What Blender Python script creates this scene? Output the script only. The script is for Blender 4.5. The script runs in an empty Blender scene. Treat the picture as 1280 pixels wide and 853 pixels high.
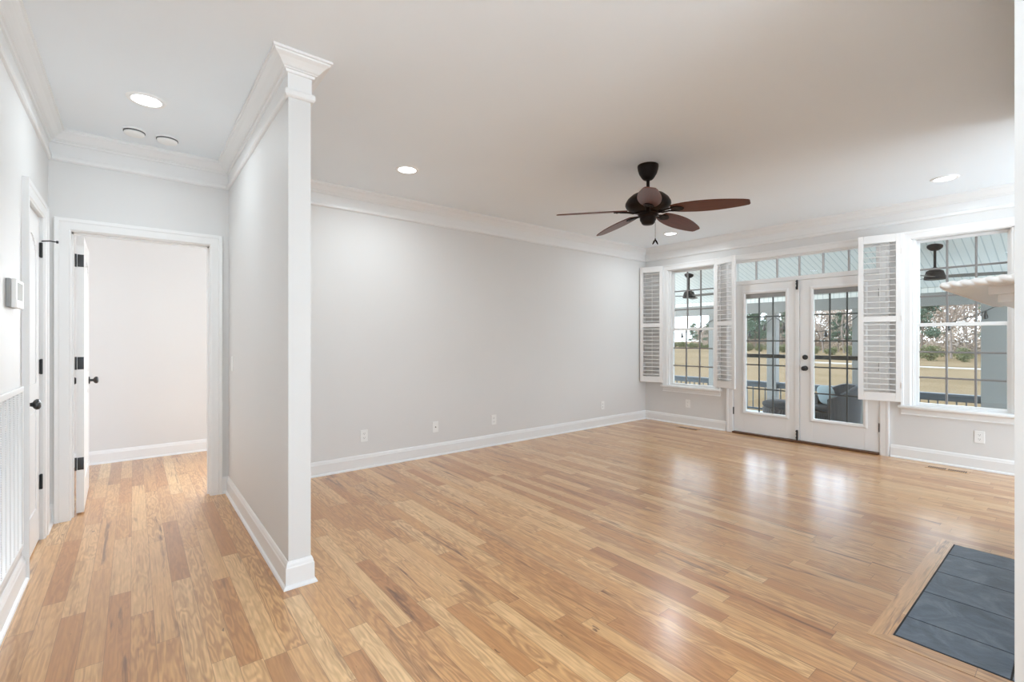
import bpy, bmesh, math, random
from mathutils import Vector, Matrix
R = math.radians
PI = math.pi
random.seed(7)
sc = bpy.context.scene
COL = sc.collection

# ------------------------------------------------------------------ camera
CAM_H = 1.28
cam_d = bpy.data.cameras.new('camera')
cam = bpy.data.objects.new('camera', cam_d)
COL.objects.link(cam)
cam_d.sensor_fit = 'HORIZONTAL'
cam_d.sensor_width = 36.0
cam_d.lens = 585.6 / 1280 * 36.0
cam_d.shift_y = -(426.5 - 424.7) / 1280
cam_d.clip_start = 0.02
cam_d.clip_end = 2000
cam.location = (0, 0, CAM_H)
cam.rotation_euler = (R(90), 0, R(51.07 - 90))
sc.camera = cam

# ------------------------------------------------------------------ colour management
sc.view_settings.view_transform = 'Standard'
sc.view_settings.look = 'None'
sc.view_settings.exposure = 0.30
sc.view_settings.gamma = 1.0
sc.view_settings.use_curve_mapping = False
sc.cycles.use_denoising = True
sc.cycles.transparent_max_bounces = 24
sc.cycles.max_bounces = 14
sc.cycles.diffuse_bounces = 8
sc.cycles.sample_clamp_indirect = 6.0

# ------------------------------------------------------------------ world, sun, daylight and added fill lights
SKY_STRENGTH = 3.9
SUN_STRENGTH = 2.4
W = bpy.data.worlds.new('world')
sc.world = W
W.use_nodes = True
wn = W.node_tree.nodes
wl = W.node_tree.links
wn.clear()
w_out = wn.new('ShaderNodeOutputWorld')
w_bg = wn.new('ShaderNodeBackground')
w_tc = wn.new('ShaderNodeTexCoord')
w_sep = wn.new('ShaderNodeSeparateXYZ')
w_ramp = wn.new('ShaderNodeValToRGB')
w_noise = wn.new('ShaderNodeTexNoise')
w_mix = wn.new('ShaderNodeMix')
w_mix.data_type = 'RGBA'
w_ramp.color_ramp.elements[0].position = 0.0
w_ramp.color_ramp.elements[0].color = (0.86, 0.93, 1.0, 1)
w_ramp.color_ramp.elements[1].position = 0.6
w_ramp.color_ramp.elements[1].color = (0.36, 0.60, 0.95, 1)
w_noise.inputs['Scale'].default_value = 5.0
w_noise.inputs['Detail'].default_value = 6.0
w_cl = wn.new('ShaderNodeValToRGB')
w_cl.color_ramp.elements[0].position = 0.45
w_cl.color_ramp.elements[1].position = 0.7
wl.new(w_tc.outputs['Generated'], w_sep.inputs[0])
wl.new(w_sep.outputs['Z'], w_ramp.inputs[0])
wl.new(w_tc.outputs['Generated'], w_noise.inputs['Vector'])
wl.new(w_noise.outputs['Fac'], w_cl.inputs[0])
wl.new(w_cl.outputs[0], w_mix.inputs['Factor'])
wl.new(w_ramp.outputs[0], w_mix.inputs['A'])
w_mix.inputs['B'].default_value = (0.98, 0.98, 1.0, 1)
wl.new(w_mix.outputs['Result'], w_bg.inputs['Color'])
w_bg.inputs['Strength'].default_value = SKY_STRENGTH
wl.new(w_bg.outputs[0], w_out.inputs[0])

def light(name, kind, loc, direction, energy, color=(1, 1, 1), sx=1.0, sy=1.0, spread=None):
    d = bpy.data.lights.new(name, kind)
    d.energy = energy
    d.color = color
    if kind == 'AREA':
        d.shape = 'RECTANGLE'
        d.size = sx
        d.size_y = sy
        if spread:
            d.spread = R(spread)
    o = bpy.data.objects.new(name, d)
    COL.objects.link(o)
    o.location = loc
    o.rotation_euler = Vector(direction).to_track_quat('-Z', 'Y').to_euler()
    return o

sun = light('sun', 'SUN', (0, 0, 30), (0.72, -0.38, -0.72), SUN_STRENGTH, (1.0, 0.95, 0.86))
sun.data.angle = R(1.0)
# unseen fill light added behind the camera, tilted up to brighten the room
light('added_rear_fill', 'AREA', (3.0, -4.93, 1.45), (0, 0.42, 1.0), 20, (0.76, 0.90, 1.0), 5.6, 2.1)
# unseen uplight added just above the rear floor to brighten the ceiling
light('added_ceiling_uplight', 'AREA', (3.2, -3.5, 0.06), (0, 0, 1), 320, (0.60, 0.82, 1.0), 6.2, 2.6)
# daylight entering the bedroom by its side window
light('daylight_bedroom_far_window', 'AREA', (1.22, 6.46, 1.50), (-0.32, -1, -0.40), 15, (0.92, 0.97, 1.0), 0.7, 1.4, 95)
light('daylight_bedroom_window', 'AREA', (2.92, 5.55, 1.45), (-1, 0, 0), 9, (0.90, 0.96, 1.0), 1.4, 1.6)
LENS_GLOW = 7.0
LAMP_WATTS = 9.0
HALL_LAMP_WATTS = 4.2

# ------------------------------------------------------------------ node helper
class NT:
    def __init__(self, name):
        self.m = bpy.data.materials.new(name)
        self.m.use_nodes = True
        self.t = self.m.node_tree
        self.t.nodes.clear()
        self.out = self.t.nodes.new('ShaderNodeOutputMaterial')
    def n(self, typ, ins=None, **props):
        x = self.t.nodes.new('ShaderNode' + typ)
        for k, v in props.items():
            setattr(x, k, v)
        for k, v in (ins or {}).items():
            if isinstance(v, bpy.types.NodeSocket):
                self.t.links.new(v, x.inputs[k])
            else:
                x.inputs[k].default_value = v
        return x
    def math(self, op, a, b=0.0, c=0.0):
        return self.n('Math', {0: a, 1: b, 2: c}, operation=op).outputs[0]
    def mix(self, fac, a, b, blend='MIX'):
        x = self.n('Mix', {'Factor': fac}, data_type='RGBA', blend_type=blend)
        for s, v in ((6, a), (7, b)):
            if isinstance(v, bpy.types.NodeSocket):
                self.t.links.new(v, x.inputs[s])
            else:
                x.inputs[s].default_value = v if len(v) == 4 else (*v, 1)
        return x.outputs[2]
    def ramp(self, fac, stops, interp='LINEAR'):
        x = self.n('ValToRGB', {0: fac})
        cr = x.color_ramp
        cr.interpolation = interp
        while len(cr.elements) < len(stops):
            cr.elements.new(0.5)
        for e, (p, c) in zip(cr.elements, stops):
            e.position = p
            e.color = (*c, 1) if not isinstance(c, float) else (c, c, c, 1)
        return x.outputs[0]
    def bsdf(self, **kw):
        x = self.n('BsdfPrincipled')
        for k, v in kw.items():
            k = k.replace('_', ' ')
            if isinstance(v, bpy.types.NodeSocket):
                self.t.links.new(v, x.inputs[k])
            elif isinstance(v, tuple) and len(v) == 3:
                x.inputs[k].default_value = (*v, 1)
            else:
                x.inputs[k].default_value = v
        self.t.links.new(x.outputs[0], self.out.inputs[0])
        return x
    def bump(self, height, strength=0.1, dist=0.01):
        return self.n('Bump', {'Height': height, 'Strength': strength, 'Distance': dist}).outputs[0]

def srgb(r, g, b):
    f = lambda c: (c / 255 / 12.92) if c <= 10 else ((c / 255 + 0.055) / 1.055) ** 2.4
    return (f(r), f(g), f(b))

def paint(name, col, rough=0.5, scale=60.0, bump=0.03, spec=0.5, var=0.02):
    k = NT(name)
    tc = k.n('TexCoord').outputs['Object']
    nz = k.n('TexNoise', {'Vector': tc, 'Scale': scale, 'Detail': 3.0}).outputs['Fac']
    big = k.n('TexNoise', {'Vector': tc, 'Scale': 1.3, 'Detail': 2.0}).outputs['Fac']
    c = k.mix(big, tuple(x * (1 - var) for x in col), tuple(min(1, x * (1 + var)) for x in col))
    k.bsdf(Base_Color=c, Roughness=rough, Normal=k.bump(nz, bump, 0.004), Specular_IOR_Level=spec)
    return k.m

M = {}
M['wall'] = paint('wall_paint', (0.755, 0.75, 0.74), 0.55, 180)
M['ceil'] = paint('ceiling_paint', (0.875, 0.92, 0.955), 0.8, 140)
M['trim'] = paint('trim_paint', (0.86, 0.86, 0.855), 0.28, 40, 0.01)
M['door'] = paint('door_paint', (0.86, 0.86, 0.855), 0.3, 40, 0.01)
M['shutter'] = paint('shutter_paint', (0.84, 0.825, 0.81), 0.35, 40, 0.01)
M['plastic'] = paint('white_plastic', (0.90, 0.90, 0.885), 0.35, 20, 0.0)
M['plasticgrey'] = paint('grey_plastic', (0.33, 0.33, 0.33), 0.4, 20, 0.0)
M['gap'] = paint('dark_grey_plastic', (0.10, 0.10, 0.10), 0.5, 20, 0.0)
M['screen'] = paint('thermostat_screen_glass', (0.55, 0.58, 0.55), 0.15, 20, 0.0)
M['filter'] = paint('pale_filter_cloth', (0.55, 0.56, 0.55), 0.9, 200, 0.1)
M['dark'] = paint('dark_slot', (0.012, 0.011, 0.010), 0.7, 20, 0.0)
M['bronze'] = paint('oil_rubbed_bronze', (0.016, 0.009, 0.007), 0.42, 60, 0.02, 0.15, 0.2)
M['black'] = paint('black_metal', (0.018, 0.018, 0.019), 0.4, 60, 0.02, 0.6, 0.2)
M['porchgrey'] = paint('porch_grey_paint', (0.31, 0.305, 0.285), 0.6, 40, 0.02)
M['porchdark'] = paint('porch_rail_paint', (0.085, 0.10, 0.11), 0.55, 40, 0.02)
M['porchdeck'] = paint('porch_deck_paint', (0.42, 0.48, 0.50), 0.55, 40, 0.02)
M['screenbar'] = paint('dark_screen_bar', (0.06, 0.062, 0.06), 0.5, 40, 0.0)
M['blind'] = paint('grey_blind_cloth', (0.30, 0.295, 0.285), 0.7, 90, 0.1, 0.3, 0.25)
M['muntin'] = paint('taupe_muntin', (0.23, 0.215, 0.205), 0.5, 40, 0.0)
M['muntinpale'] = paint('pale_taupe_muntin', (0.50, 0.48, 0.48), 0.5, 40, 0.0)
M['bulb'] = paint('dark_bulb_glass', (0.05, 0.045, 0.04), 0.1, 20, 0.0)

# threshold wood
k = NT('threshold_wood')
tc = k.n('TexCoord').outputs['Object']
nz = k.n('TexNoise', {'Vector': tc, 'Scale': 25.0, 'Detail': 4.0}).outputs['Fac']
k.bsdf(Base_Color=k.mix(nz, srgb(78, 48, 30), srgb(112, 76, 50)), Roughness=0.45)
M['threshold'] = k.m

# lens of the recessed lights
k = NT('lamp_lens')
e = k.n('Emission', {'Color': (0.86, 0.94, 1.0, 1), 'Strength': LENS_GLOW})
k.t.links.new(e.outputs[0], k.out.inputs[0])
M['lens'] = k.m
k.m.cycles.emission_sampling = 'NONE'

# window glass: thin clear sheet
k = NT('window_glass')
fac = k.math('ADD', 0.035, k.math('MULTIPLY', 0.9, k.math('POWER', k.n('LayerWeight').outputs['Facing'], 5.0)))
tr = k.n('BsdfTransparent', {'Color': (0.965, 0.985, 0.98, 1)})
gl = k.n('BsdfGlossy', {'Color': (1, 1, 1, 1), 'Roughness': 0.0})
mx = k.n('MixShader', {0: fac})
k.t.links.new(tr.outputs[0], mx.inputs[1])
k.t.links.new(gl.outputs[0], mx.inputs[2])
k.t.links.new(mx.outputs[0], k.out.inputs[0])
M['glass'] = k.m

# oak strip floor: boards along Y
def oak(name, along='Y', w=0.083, tint=(1, 1, 1)):
    k = NT(name)
    pos = k.n('NewGeometry').outputs['Position']
    sep = k.n('SeparateXYZ', {0: pos})
    px, py = sep.outputs[0], sep.outputs[1]
    if along == 'X':
        px, py = py, px
    u = k.math('DIVIDE', k.math('ADD', px, 20.013), w)
    row = k.math('FLOOR', u)
    fu = k.math('FRACT', u)
    rnd = k.n('TexWhiteNoise', {'W': row}, noise_dimensions='1D')
    ln = k.math('ADD', 0.55, k.math('MULTIPLY', rnd.outputs['Value'], 0.75))
    rs = k.n('SeparateColor', {0: rnd.outputs['Color']})
    v = k.math('DIVIDE', k.math('ADD', k.math('ADD', py, 30.0), k.math('MULTIPLY', rs.outputs[1], 5.0)), ln)
    col = k.math('FLOOR', v)
    fv = k.math('FRACT', v)
    idv = k.n('CombineXYZ', {0: row, 1: col})
    pr_ = k.n('TexWhiteNoise', {'Vector': idv.outputs[0]}, noise_dimensions='2D')
    pc = k.n('SeparateColor', {0: pr_.outputs['Color']})
    r1, r2, r3 = pc.outputs[0], pc.outputs[1], pc.outputs[2]
    # grain coordinate, shifted per board
    gx = k.math('ADD', px, k.math('MULTIPLY', r1, 7.0))
    gy = k.math('ADD', py, k.math('MULTIPLY', r2, 13.0))
    gz = k.math('MULTIPLY', r3, 9.0)
    gcoord = k.n('CombineXYZ', {0: k.math('MULTIPLY', gx, 11.0), 1: k.math('MULTIPLY', gy, 1.5), 2: gz}).outputs[0]
    warp = k.n('TexNoise', {'Vector': gcoord, 'Scale': 1.0, 'Detail': 3.0, 'Roughness': 0.55}).outputs['Fac']
    ring = k.math('SINE', k.math('MULTIPLY', warp, 75.0))
    ring01 = k.math('MULTIPLY_ADD', ring, 0.5, 0.5)
    fine_c = k.n('CombineXYZ', {0: k.math('MULTIPLY', gx, 120.0), 1: k.math('MULTIPLY', gy, 3.5), 2: gz}).outputs[0]
    fine = k.n('TexNoise', {'Vector': fine_c, 'Scale': 1.0, 'Detail': 2.0}).outputs['Fac']
    # dark mineral streaks and knots, in some boards
    st_c = k.n('CombineXYZ', {0: k.math('MULTIPLY', gx, 26.0), 1: k.math('MULTIPLY', gy, 1.7), 2: gz}).outputs[0]
    st = k.n('TexNoise', {'Vector': st_c, 'Scale': 1.0, 'Detail': 4.0, 'Roughness': 0.6, 'Distortion': 0.5}).outputs['Fac']
    streak = k.ramp(st, [(0.0, 0.0), (0.56, 0.0), (0.68, 1.0), (1.0, 1.0)])
    kn_c = k.n('CombineXYZ', {0: k.math('MULTIPLY', gx, 34.0), 1: k.math('MULTIPLY', gy, 12.0), 2: gz}).outputs[0]
    kn = k.n('TexNoise', {'Vector': kn_c, 'Scale': 1.0, 'Detail': 2.0}).outputs['Fac']
    knot = k.ramp(kn, [(0.0, 0.0), (0.74, 0.0), (0.80, 1.0), (1.0, 1.0)])
    T = lambda c: tuple(a * b for a, b in zip(c, tint))
    base = k.ramp(r1, [(0.0, T(srgb(186, 132, 84))), (0.14, T(srgb(202, 152, 102))), (0.45, T(srgb(214, 168, 118))),
                       (0.75, T(srgb(222, 180, 131))), (0.93, T(srgb(232, 197, 150))), (1.0, T(srgb(176, 122, 76)))])
    g_amt = k.math('MULTIPLY', ring01, k.math('MULTIPLY_ADD', r2, 0.42, 0.16))
    c = k.mix(g_amt, base, T(srgb(146, 98, 60)))
    c = k.mix(k.math('MULTIPLY', k.math('SUBTRACT', fine, 0.38), 1.1), c, T(srgb(150, 104, 70)))
    c = k.mix(k.math('MULTIPLY', streak, k.math('MULTIPLY_ADD', k.math('POWER', r3, 1.6), 0.75, 0.15)), c, T(srgb(104, 66, 42)))
    c = k.mix(k.math('MULTIPLY', knot, 0.75), c, T(srgb(84, 52, 34)))
    c = k.mix(1.0, c, (1.06, 1.02, 0.93), 'MULTIPLY')
    # joints
    ed = k.math('MINIMUM', fu, k.math('SUBTRACT', 1.0, fu))
    j1 = k.math('LESS_THAN', ed, 0.010)
    ev = k.math('MULTIPLY', k.math('MINIMUM', fv, k.math('SUBTRACT', 1.0, fv)), ln)
    j2 = k.math('LESS_THAN', ev, 0.0011)
    j = k.math('MAXIMUM', j1, j2)
    c = k.mix(k.math('MULTIPLY', j, 0.5), c, srgb(84, 54, 36))
    hgt = k.math('SUBTRACT', k.math('MULTIPLY', fine, 0.12), k.math('MULTIPLY', j, 0.3))
    wav = k.n('TexNoise', {'Vector': pos, 'Scale': 7.0, 'Detail': 1.0}).outputs['Fac']
    rough = k.math('MULTIPLY_ADD', wav, 0.04, 0.29)
    k.bsdf(Base_Color=c, Roughness=rough, Normal=k.bump(hgt, 0.06, 0.002), Coat_Weight=0.6, Coat_Roughness=0.20,
           Coat_IOR=1.6, Specular_IOR_Level=0.55)
    return k.m
M['floor'] = oak('oak_floor')
M['oakborder'] = oak('oak_border', 'X', 0.085, (1.08, 1.08, 1.10))

# slate tile
k = NT('slate_tile')
tc = k.n('NewGeometry').outputs['Position']
n1 = k.n('TexNoise', {'Vector': tc, 'Scale': 6.0, 'Detail': 8.0, 'Roughness': 0.62, 'Distortion': 1.2}).outputs['Fac']
n2 = k.n('TexNoise', {'Vector': tc, 'Scale': 22.0, 'Detail': 6.0, 'Distortion': 2.0}).outputs['Fac']
cc = k.ramp(n1, [(0.2, srgb(60, 74, 90)), (0.5, srgb(92, 108, 126)), (0.8, srgb(134, 148, 162))])
cc = k.mix(k.math('MULTIPLY', n2, 0.4), cc, srgb(58, 66, 76))
k.bsdf(Base_Color=cc, Roughness=0.42, Normal=k.bump(k.math('ADD', n1, k.math('MULTIPLY', n2, 0.4)), 0.35, 0.006))
M['slate'] = k.m
M['grout'] = paint('dark_grout', (0.02, 0.022, 0.025), 0.8, 60)

# fan blade walnut
k = NT('fan_blade_wood')
tc = k.n('TexCoord').outputs['Object']
mp = k.n('Mapping', {'Vector': tc, 'Scale': (3, 60, 60)}).outputs[0]
nz = k.n('TexNoise', {'Vector': mp, 'Scale': 1.0, 'Detail': 4.0}).outputs['Fac']
k.bsdf(Base_Color=k.mix(nz, srgb(66, 28, 16), srgb(118, 60, 36)), Roughness=0.38)
M['bladewood'] = k.m
k = NT('porch_fan_blade_wood')
nz = k.n('TexNoise', {'Vector': k.n('TexCoord').outputs['Object'], 'Scale': 30.0}).outputs['Fac']
k.bsdf(Base_Color=k.mix(nz, srgb(96, 92, 88), srgb(128, 122, 116)), Roughness=0.45)
M['porchblade'] = k.m

# porch beadboard: boards run down the slope
k = NT('porch_beadboard')
pos = k.n('NewGeometry').outputs['Position']
sep = k.n('SeparateXYZ', {0: pos})
fr = k.math('FRACT', k.math('DIVIDE', k.math('ADD', sep.outputs[1], 20.0), 0.083))
gro = k.math('LESS_THAN', fr, 0.14)
k.bsdf(Base_Color=k.mix(gro, (0.90, 0.90, 0.855), (0.66, 0.69, 0.66)), Roughness=0.5,
       Normal=k.bump(k.math('SUBTRACT', 1.0, gro), 0.5, 0.006))
M['bead'] = k.m

# wicker
k = NT('grey_wicker')
tc = k.n('TexCoord').outputs['Object']
w1 = k.n('TexWave', {'Vector': tc, 'Scale': 26.0, 'Distortion': 1.0}).outputs['Fac']
w2 = k.n('TexWave', {'Vector': tc, 'Scale': 26.0, 'Distortion': 1.0}, bands_direction='Z').outputs['Fac']
ww = k.math('MULTIPLY', w1, w2)
k.bsdf(Base_Color=k.mix(ww, (0.03, 0.032, 0.035), (0.16, 0.16, 0.16)), Roughness=0.6, Normal=k.bump(ww, 0.6, 0.01))
M['wicker'] = k.m
M['darkcushion'] = paint('charcoal_cushion', (0.07, 0.075, 0.08), 0.9, 120, 0.1)
M['cushion'] = paint('pale_blue_cushion', (0.42, 0.52, 0.55), 0.9, 120, 0.1)

# ground
k = NT('marsh_grass')
pos = k.n('NewGeometry').outputs['Position']
n1 = k.n('TexNoise', {'Vector': k.n('Mapping', {'Vector': pos, 'Scale': (0.05, 0.02, 0.05)}).outputs[0], 'Scale': 2.0, 'Detail': 6.0}).outputs['Fac']
n2 = k.n('TexNoise', {'Vector': pos, 'Scale': 1.6, 'Detail': 8.0, 'Roughness': 0.7}).outputs['Fac']
cc = k.ramp(n1, [(0.25, srgb(168, 142, 108)), (0.45, srgb(196, 170, 124)), (0.6, srgb(214, 188, 146)), (0.8, srgb(182, 152, 104))])
cc = k.mix(k.math('MULTIPLY', n2, 0.5), cc, srgb(138, 112, 78))
cc = k.mix(1.0, cc, (0.37, 0.335, 0.305), 'MULTIPLY')
k.bsdf(Base_Color=cc, Roughness=0.95, Normal=k.bump(n2, 0.8, 0.3), Specular_IOR_Level=0.1)
M['field'] = k.m
M['sand'] = paint('pale_sand', (0.36, 0.325, 0.28), 0.9, 3.0, 0.1)
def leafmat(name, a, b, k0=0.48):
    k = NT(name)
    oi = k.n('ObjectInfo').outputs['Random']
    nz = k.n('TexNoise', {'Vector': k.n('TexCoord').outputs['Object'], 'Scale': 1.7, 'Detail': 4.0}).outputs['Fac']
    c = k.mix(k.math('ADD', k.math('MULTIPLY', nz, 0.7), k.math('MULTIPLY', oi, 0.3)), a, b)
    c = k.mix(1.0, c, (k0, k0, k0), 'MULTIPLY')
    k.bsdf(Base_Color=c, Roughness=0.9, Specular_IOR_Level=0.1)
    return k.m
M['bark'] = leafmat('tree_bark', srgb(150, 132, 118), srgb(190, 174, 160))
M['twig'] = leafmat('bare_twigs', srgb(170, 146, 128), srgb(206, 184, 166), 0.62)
M['hazywoods'] = leafmat('hazy_winter_woods', srgb(176, 156, 136), srgb(212, 194, 176), 0.72)  # distance haze put into this paler twig colour
M['pine'] = leafmat('pine_needles', srgb(92, 114, 96), srgb(140, 156, 128), 0.55)
M['shrubleaf'] = leafmat('shrub_leaves', srgb(110, 118, 76), srgb(156, 154, 112), 0.55)

# ------------------------------------------------------------------ mesh helper
class MB:
    def __init__(self):
        self.v = []
        self.f = []
    def add(self, vs, fs, mat=None):
        o = len(self.v)
        for p in vs:
            p = Vector(p)
            if mat is not None:
                p = mat @ p
            self.v.append(p)
        for f in fs:
            self.f.append(tuple(i + o for i in f))
        return self
    def box(self, a, b, mat=None):
        x0, x1 = sorted((a[0], b[0])); y0, y1 = sorted((a[1], b[1])); z0, z1 = sorted((a[2], b[2]))
        vs = [(x0, y0, z0), (x1, y0, z0), (x1, y1, z0), (x0, y1, z0), (x0, y0, z1), (x1, y0, z1), (x1, y1, z1), (x0, y1, z1)]
        fs = [(0, 3, 2, 1), (4, 5, 6, 7), (0, 1, 5, 4), (1, 2, 6, 5), (2, 3, 7, 6), (3, 0, 4, 7)]
        return self.add(vs, fs, mat)
    def bbox(self, a, b, c=0.004, mat=None):
        """box with chamfered edges"""
        bm = bmesh.new()
        bmesh.ops.create_cube(bm, size=1.0)
        lo = Vector([min(p, q) for p, q in zip(a, b)]); hi = Vector([max(p, q) for p, q in zip(a, b)])
        for vv in bm.verts:
            vv.co = Vector([lo[i] if vv.co[i] < 0 else hi[i] for i in range(3)])
        c = min(c, 0.45 * min(hi - lo))
        bmesh.ops.bevel(bm, geom=bm.edges[:], offset=c, segments=2, affect='EDGES', profile=0.5)
        bm.verts.index_update()
        self.add([vv.co.copy() for vv in bm.verts], [[vv.index for vv in f.verts] for f in bm.faces], mat)
        bm.free()
        return self
    def lathe(self, prof, n=28, center=(0, 0, 0), axis='Z', mat=None):
        """prof: list of (r, h)"""
        vs = []; fs = []
        m = len(prof)
        for i in range(n):
            a = 2 * PI * i / n
            for r, h in prof:
                r = max(r, 0.0003)
                if axis == 'Z':
                    p = (r * math.cos(a), r * math.sin(a), h)
                elif axis == 'X':
                    p = (h, r * math.cos(a), r * math.sin(a))
                else:
                    p = (r * math.sin(a), h, r * math.cos(a))
                vs.append(tuple(p[q] + center[q] for q in range(3)))
        for i in range(n):
            j = (i + 1) % n
            for q in range(m - 1):
                fs.append((i * m + q, j * m + q, j * m + q + 1, i * m + q + 1))
        fs.append(tuple(i * m for i in range(n))[::-1])
        fs.append(tuple(i * m + m - 1 for i in range(n)))
        return self.add(vs, fs, mat)
    def tube(self, pts, r, n=8, mat=None):
        pts = [Vector(p) for p in pts]
        rs = r if isinstance(r, (list, tuple)) else [r] * len(pts)
        vs = []; fs = []
        up = Vector((0, 0, 1))
        for i, p in enumerate(pts):
            d = (pts[min(i + 1, len(pts) - 1)] - pts[max(i - 1, 0)]).normalized()
            a = d.cross(up)
            if a.length < 1e-3:
                a = d.cross(Vector((1, 0, 0)))
            a.normalize()
            b = a.cross(d).normalized()
            for q in range(n):
                t = 2 * PI * q / n
                vs.append(p + (a * math.cos(t) + b * math.sin(t)) * rs[i])
        for i in range(len(pts) - 1):
            for q in range(n):
                w = (q + 1) % n
                fs.append((i * n + q, i * n + w, (i + 1) * n + w, (i + 1) * n + q))
        fs.append(tuple(range(n))[::-1])
        fs.append(tuple((len(pts) - 1) * n + q for q in range(n)))
        return self.add(vs, fs, mat)
    def sweep(self, path, prof, side=1, closed=False, place=None):
        """mitred moulding. path: 2-D points; prof: (offset, height); side=+1 left of the path, -1 right."""
        n = len(path); m = len(prof)
        P = [Vector((p[0], p[1])) for p in path]
        vs = []; fs = []
        def nrm(a, b):
            d = (b - a).normalized()
            return Vector((-d.y, d.x)) * side
        for i in range(n):
            if closed or 0 < i < n - 1:
                n0 = nrm(P[i - 1], P[i]); n1 = nrm(P[i], P[(i + 1) % n])
                mi = (n0 + n1)
                mi = mi / max(1e-6, mi.dot(n0)) if mi.length > 1e-6 else n0
            elif i == 0:
                mi = nrm(P[0], P[1])
            else:
                mi = nrm(P[-2], P[-1])
            for off, h in prof:
                q = P[i] + mi * off
                vs.append(place(q.x, q.y, h) if place else (q.x, q.y, h))
        for i in range(n if closed else n - 1):
            j = (i + 1) % n
            for q in range(m):
                w = (q + 1) % m
                fs.append((i * m + q, j * m + q, j * m + w, i * m + w))
        if not closed:
            fs.append(tuple(range(m)))
            fs.append(tuple((n - 1) * m + q for q in range(m))[::-1])
        return self.add(vs, fs)
    def prism(self, outline, z0, z1, place=None):
        n = len(outline)
        vs = [(p[0], p[1], z0) for p in outline] + [(p[0], p[1], z1) for p in outline]
        if place:
            vs = [place(*p) for p in vs]
        fs = [tuple(range(n))[::-1], tuple(range(n, 2 * n))]
        fs += [(i, (i + 1) % n, n + (i + 1) % n, n + i) for i in range(n)]
        return self.add(vs, fs)

def wloc(o):
    t = Vector((0, 0, 0))
    while o is not None:
        t += o.location
        o = o.parent
    return t

def obj(name, mb, mat, parent=None, local=False, smooth=False, origin=None):
    me = bpy.data.meshes.new(name)
    off = Vector((0, 0, 0))
    o_loc = Vector((0, 0, 0))
    if parent is not None and not local:
        off = wloc(parent)
    elif parent is None and origin is not False:
        if origin is None:
            lo = Vector([min(p[i] for p in mb.v) for i in range(3)]); hi = Vector([max(p[i] for p in mb.v) for i in range(3)])
            off = Vector(((lo.x + hi.x) / 2, (lo.y + hi.y) / 2, lo.z))
        else:
            off = Vector(origin)
        o_loc = off
    me.from_pydata([p - off for p in mb.v], [], mb.f)
    bm = bmesh.new()
    bm.from_mesh(me)
    bmesh.ops.recalc_face_normals(bm, faces=bm.faces[:])
    bm.to_mesh(me)
    bm.free()
    me.materials.append(M[mat])
    if smooth:
        me.shade_smooth()
        try:
            me.set_sharp_from_angle(angle=R(smooth if smooth > 1 else 40))
        except Exception:
            pass
    o = bpy.data.objects.new(name, me)
    COL.objects.link(o)
    o.location = o_loc
    if parent is not None:
        o.parent = parent
    return o

def empty(name, loc, rz=0.0):
    o = bpy.data.objects.new(name, None)
    o.empty_display_size = 0.1
    COL.objects.link(o)
    o.location = loc
    o.rotation_euler = (0, 0, rz)
    return o

def tag(o, label, cat, group=None, kind=None):
    o['label'] = label
    o['category'] = cat
    if group:
        o['group'] = group
    if kind:
        o['kind'] = kind
    return o

def struct(o):
    o['kind'] = 'structure'
    return o

def copy_tree(o, parent=None):
    c = o.copy()
    COL.objects.link(c)
    if parent is not None:
        c.parent = parent
    for ch in list(o.children):
        copy_tree(ch, c)
    return c

# ------------------------------------------------------------------ room dimensions (metres)
XW = 6.455      # window wall, inner face
XO = 6.61       # window wall, outer face
YB = 4.55       # back wall, inner face
CH = 2.74       # ceiling
XL = -0.46      # hall left wall
XP0, XP1, YP = 0.62, 0.73, 2.60   # partition wall
YR = -5.0       # rear wall of the open plan
YBED = 6.42     # bedroom far wall
HX0, HX1 = -0.345, 0.486          # hall doorway
HD = 2.05       # door opening height
CY0, CY1 = 3.645, 4.225           # closet doorway along the left wall
LW = (3.385, 4.135)               # left window opening
DW = (1.475, 3.125)               # french door opening
RW = (0.46, 1.21)                 # right window opening
WS, WH = 0.545, 2.36              # window sill and head
FX0, FX1, FY = 2.0, 4.54, 0.142   # chimney breast

# ------------------------------------------------------------------ floor, ceiling, walls
struct(obj('floor', MB().box((-1.6, YR - 0.12, -0.06), (XO, YBED + 0.12, 0.0)), 'floor'))
struct(obj('ceiling', MB().box((-1.6, YR - 0.12, CH), (XO + 0.05, YBED + 0.12, CH + 0.2)), 'ceil'))

def wall_holes(a0, a1, holes, t0, t1, axis, ztop=CH):
    """wall along one axis from a0 to a1, thickness t0..t1, holes: (s0, s1, z0, z1)"""
    mb = MB()
    cuts = sorted({a0, a1, *[h[0] for h in holes], *[h[1] for h in holes]})
    for s0, s1 in zip(cuts, cuts[1:]):
        zs = [(0.0, ztop)]
        for h in holes:
            if h[0] <= s0 + 1e-6 and h[1] >= s1 - 1e-6:
                nz = []
                for z0, z1 in zs:
                    if h[2] > z0: nz.append((z0, min(h[2], z1)))
                    if h[3] < z1: nz.append((max(h[3], z0), z1))
                zs = nz
        for z0, z1 in zs:
            if axis == 'Y':
                mb.box((t0, s0, z0), (t1, s1, z1))
            else:
                mb.box((s0, t0, z0), (s1, t1, z1))
    return mb

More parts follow.
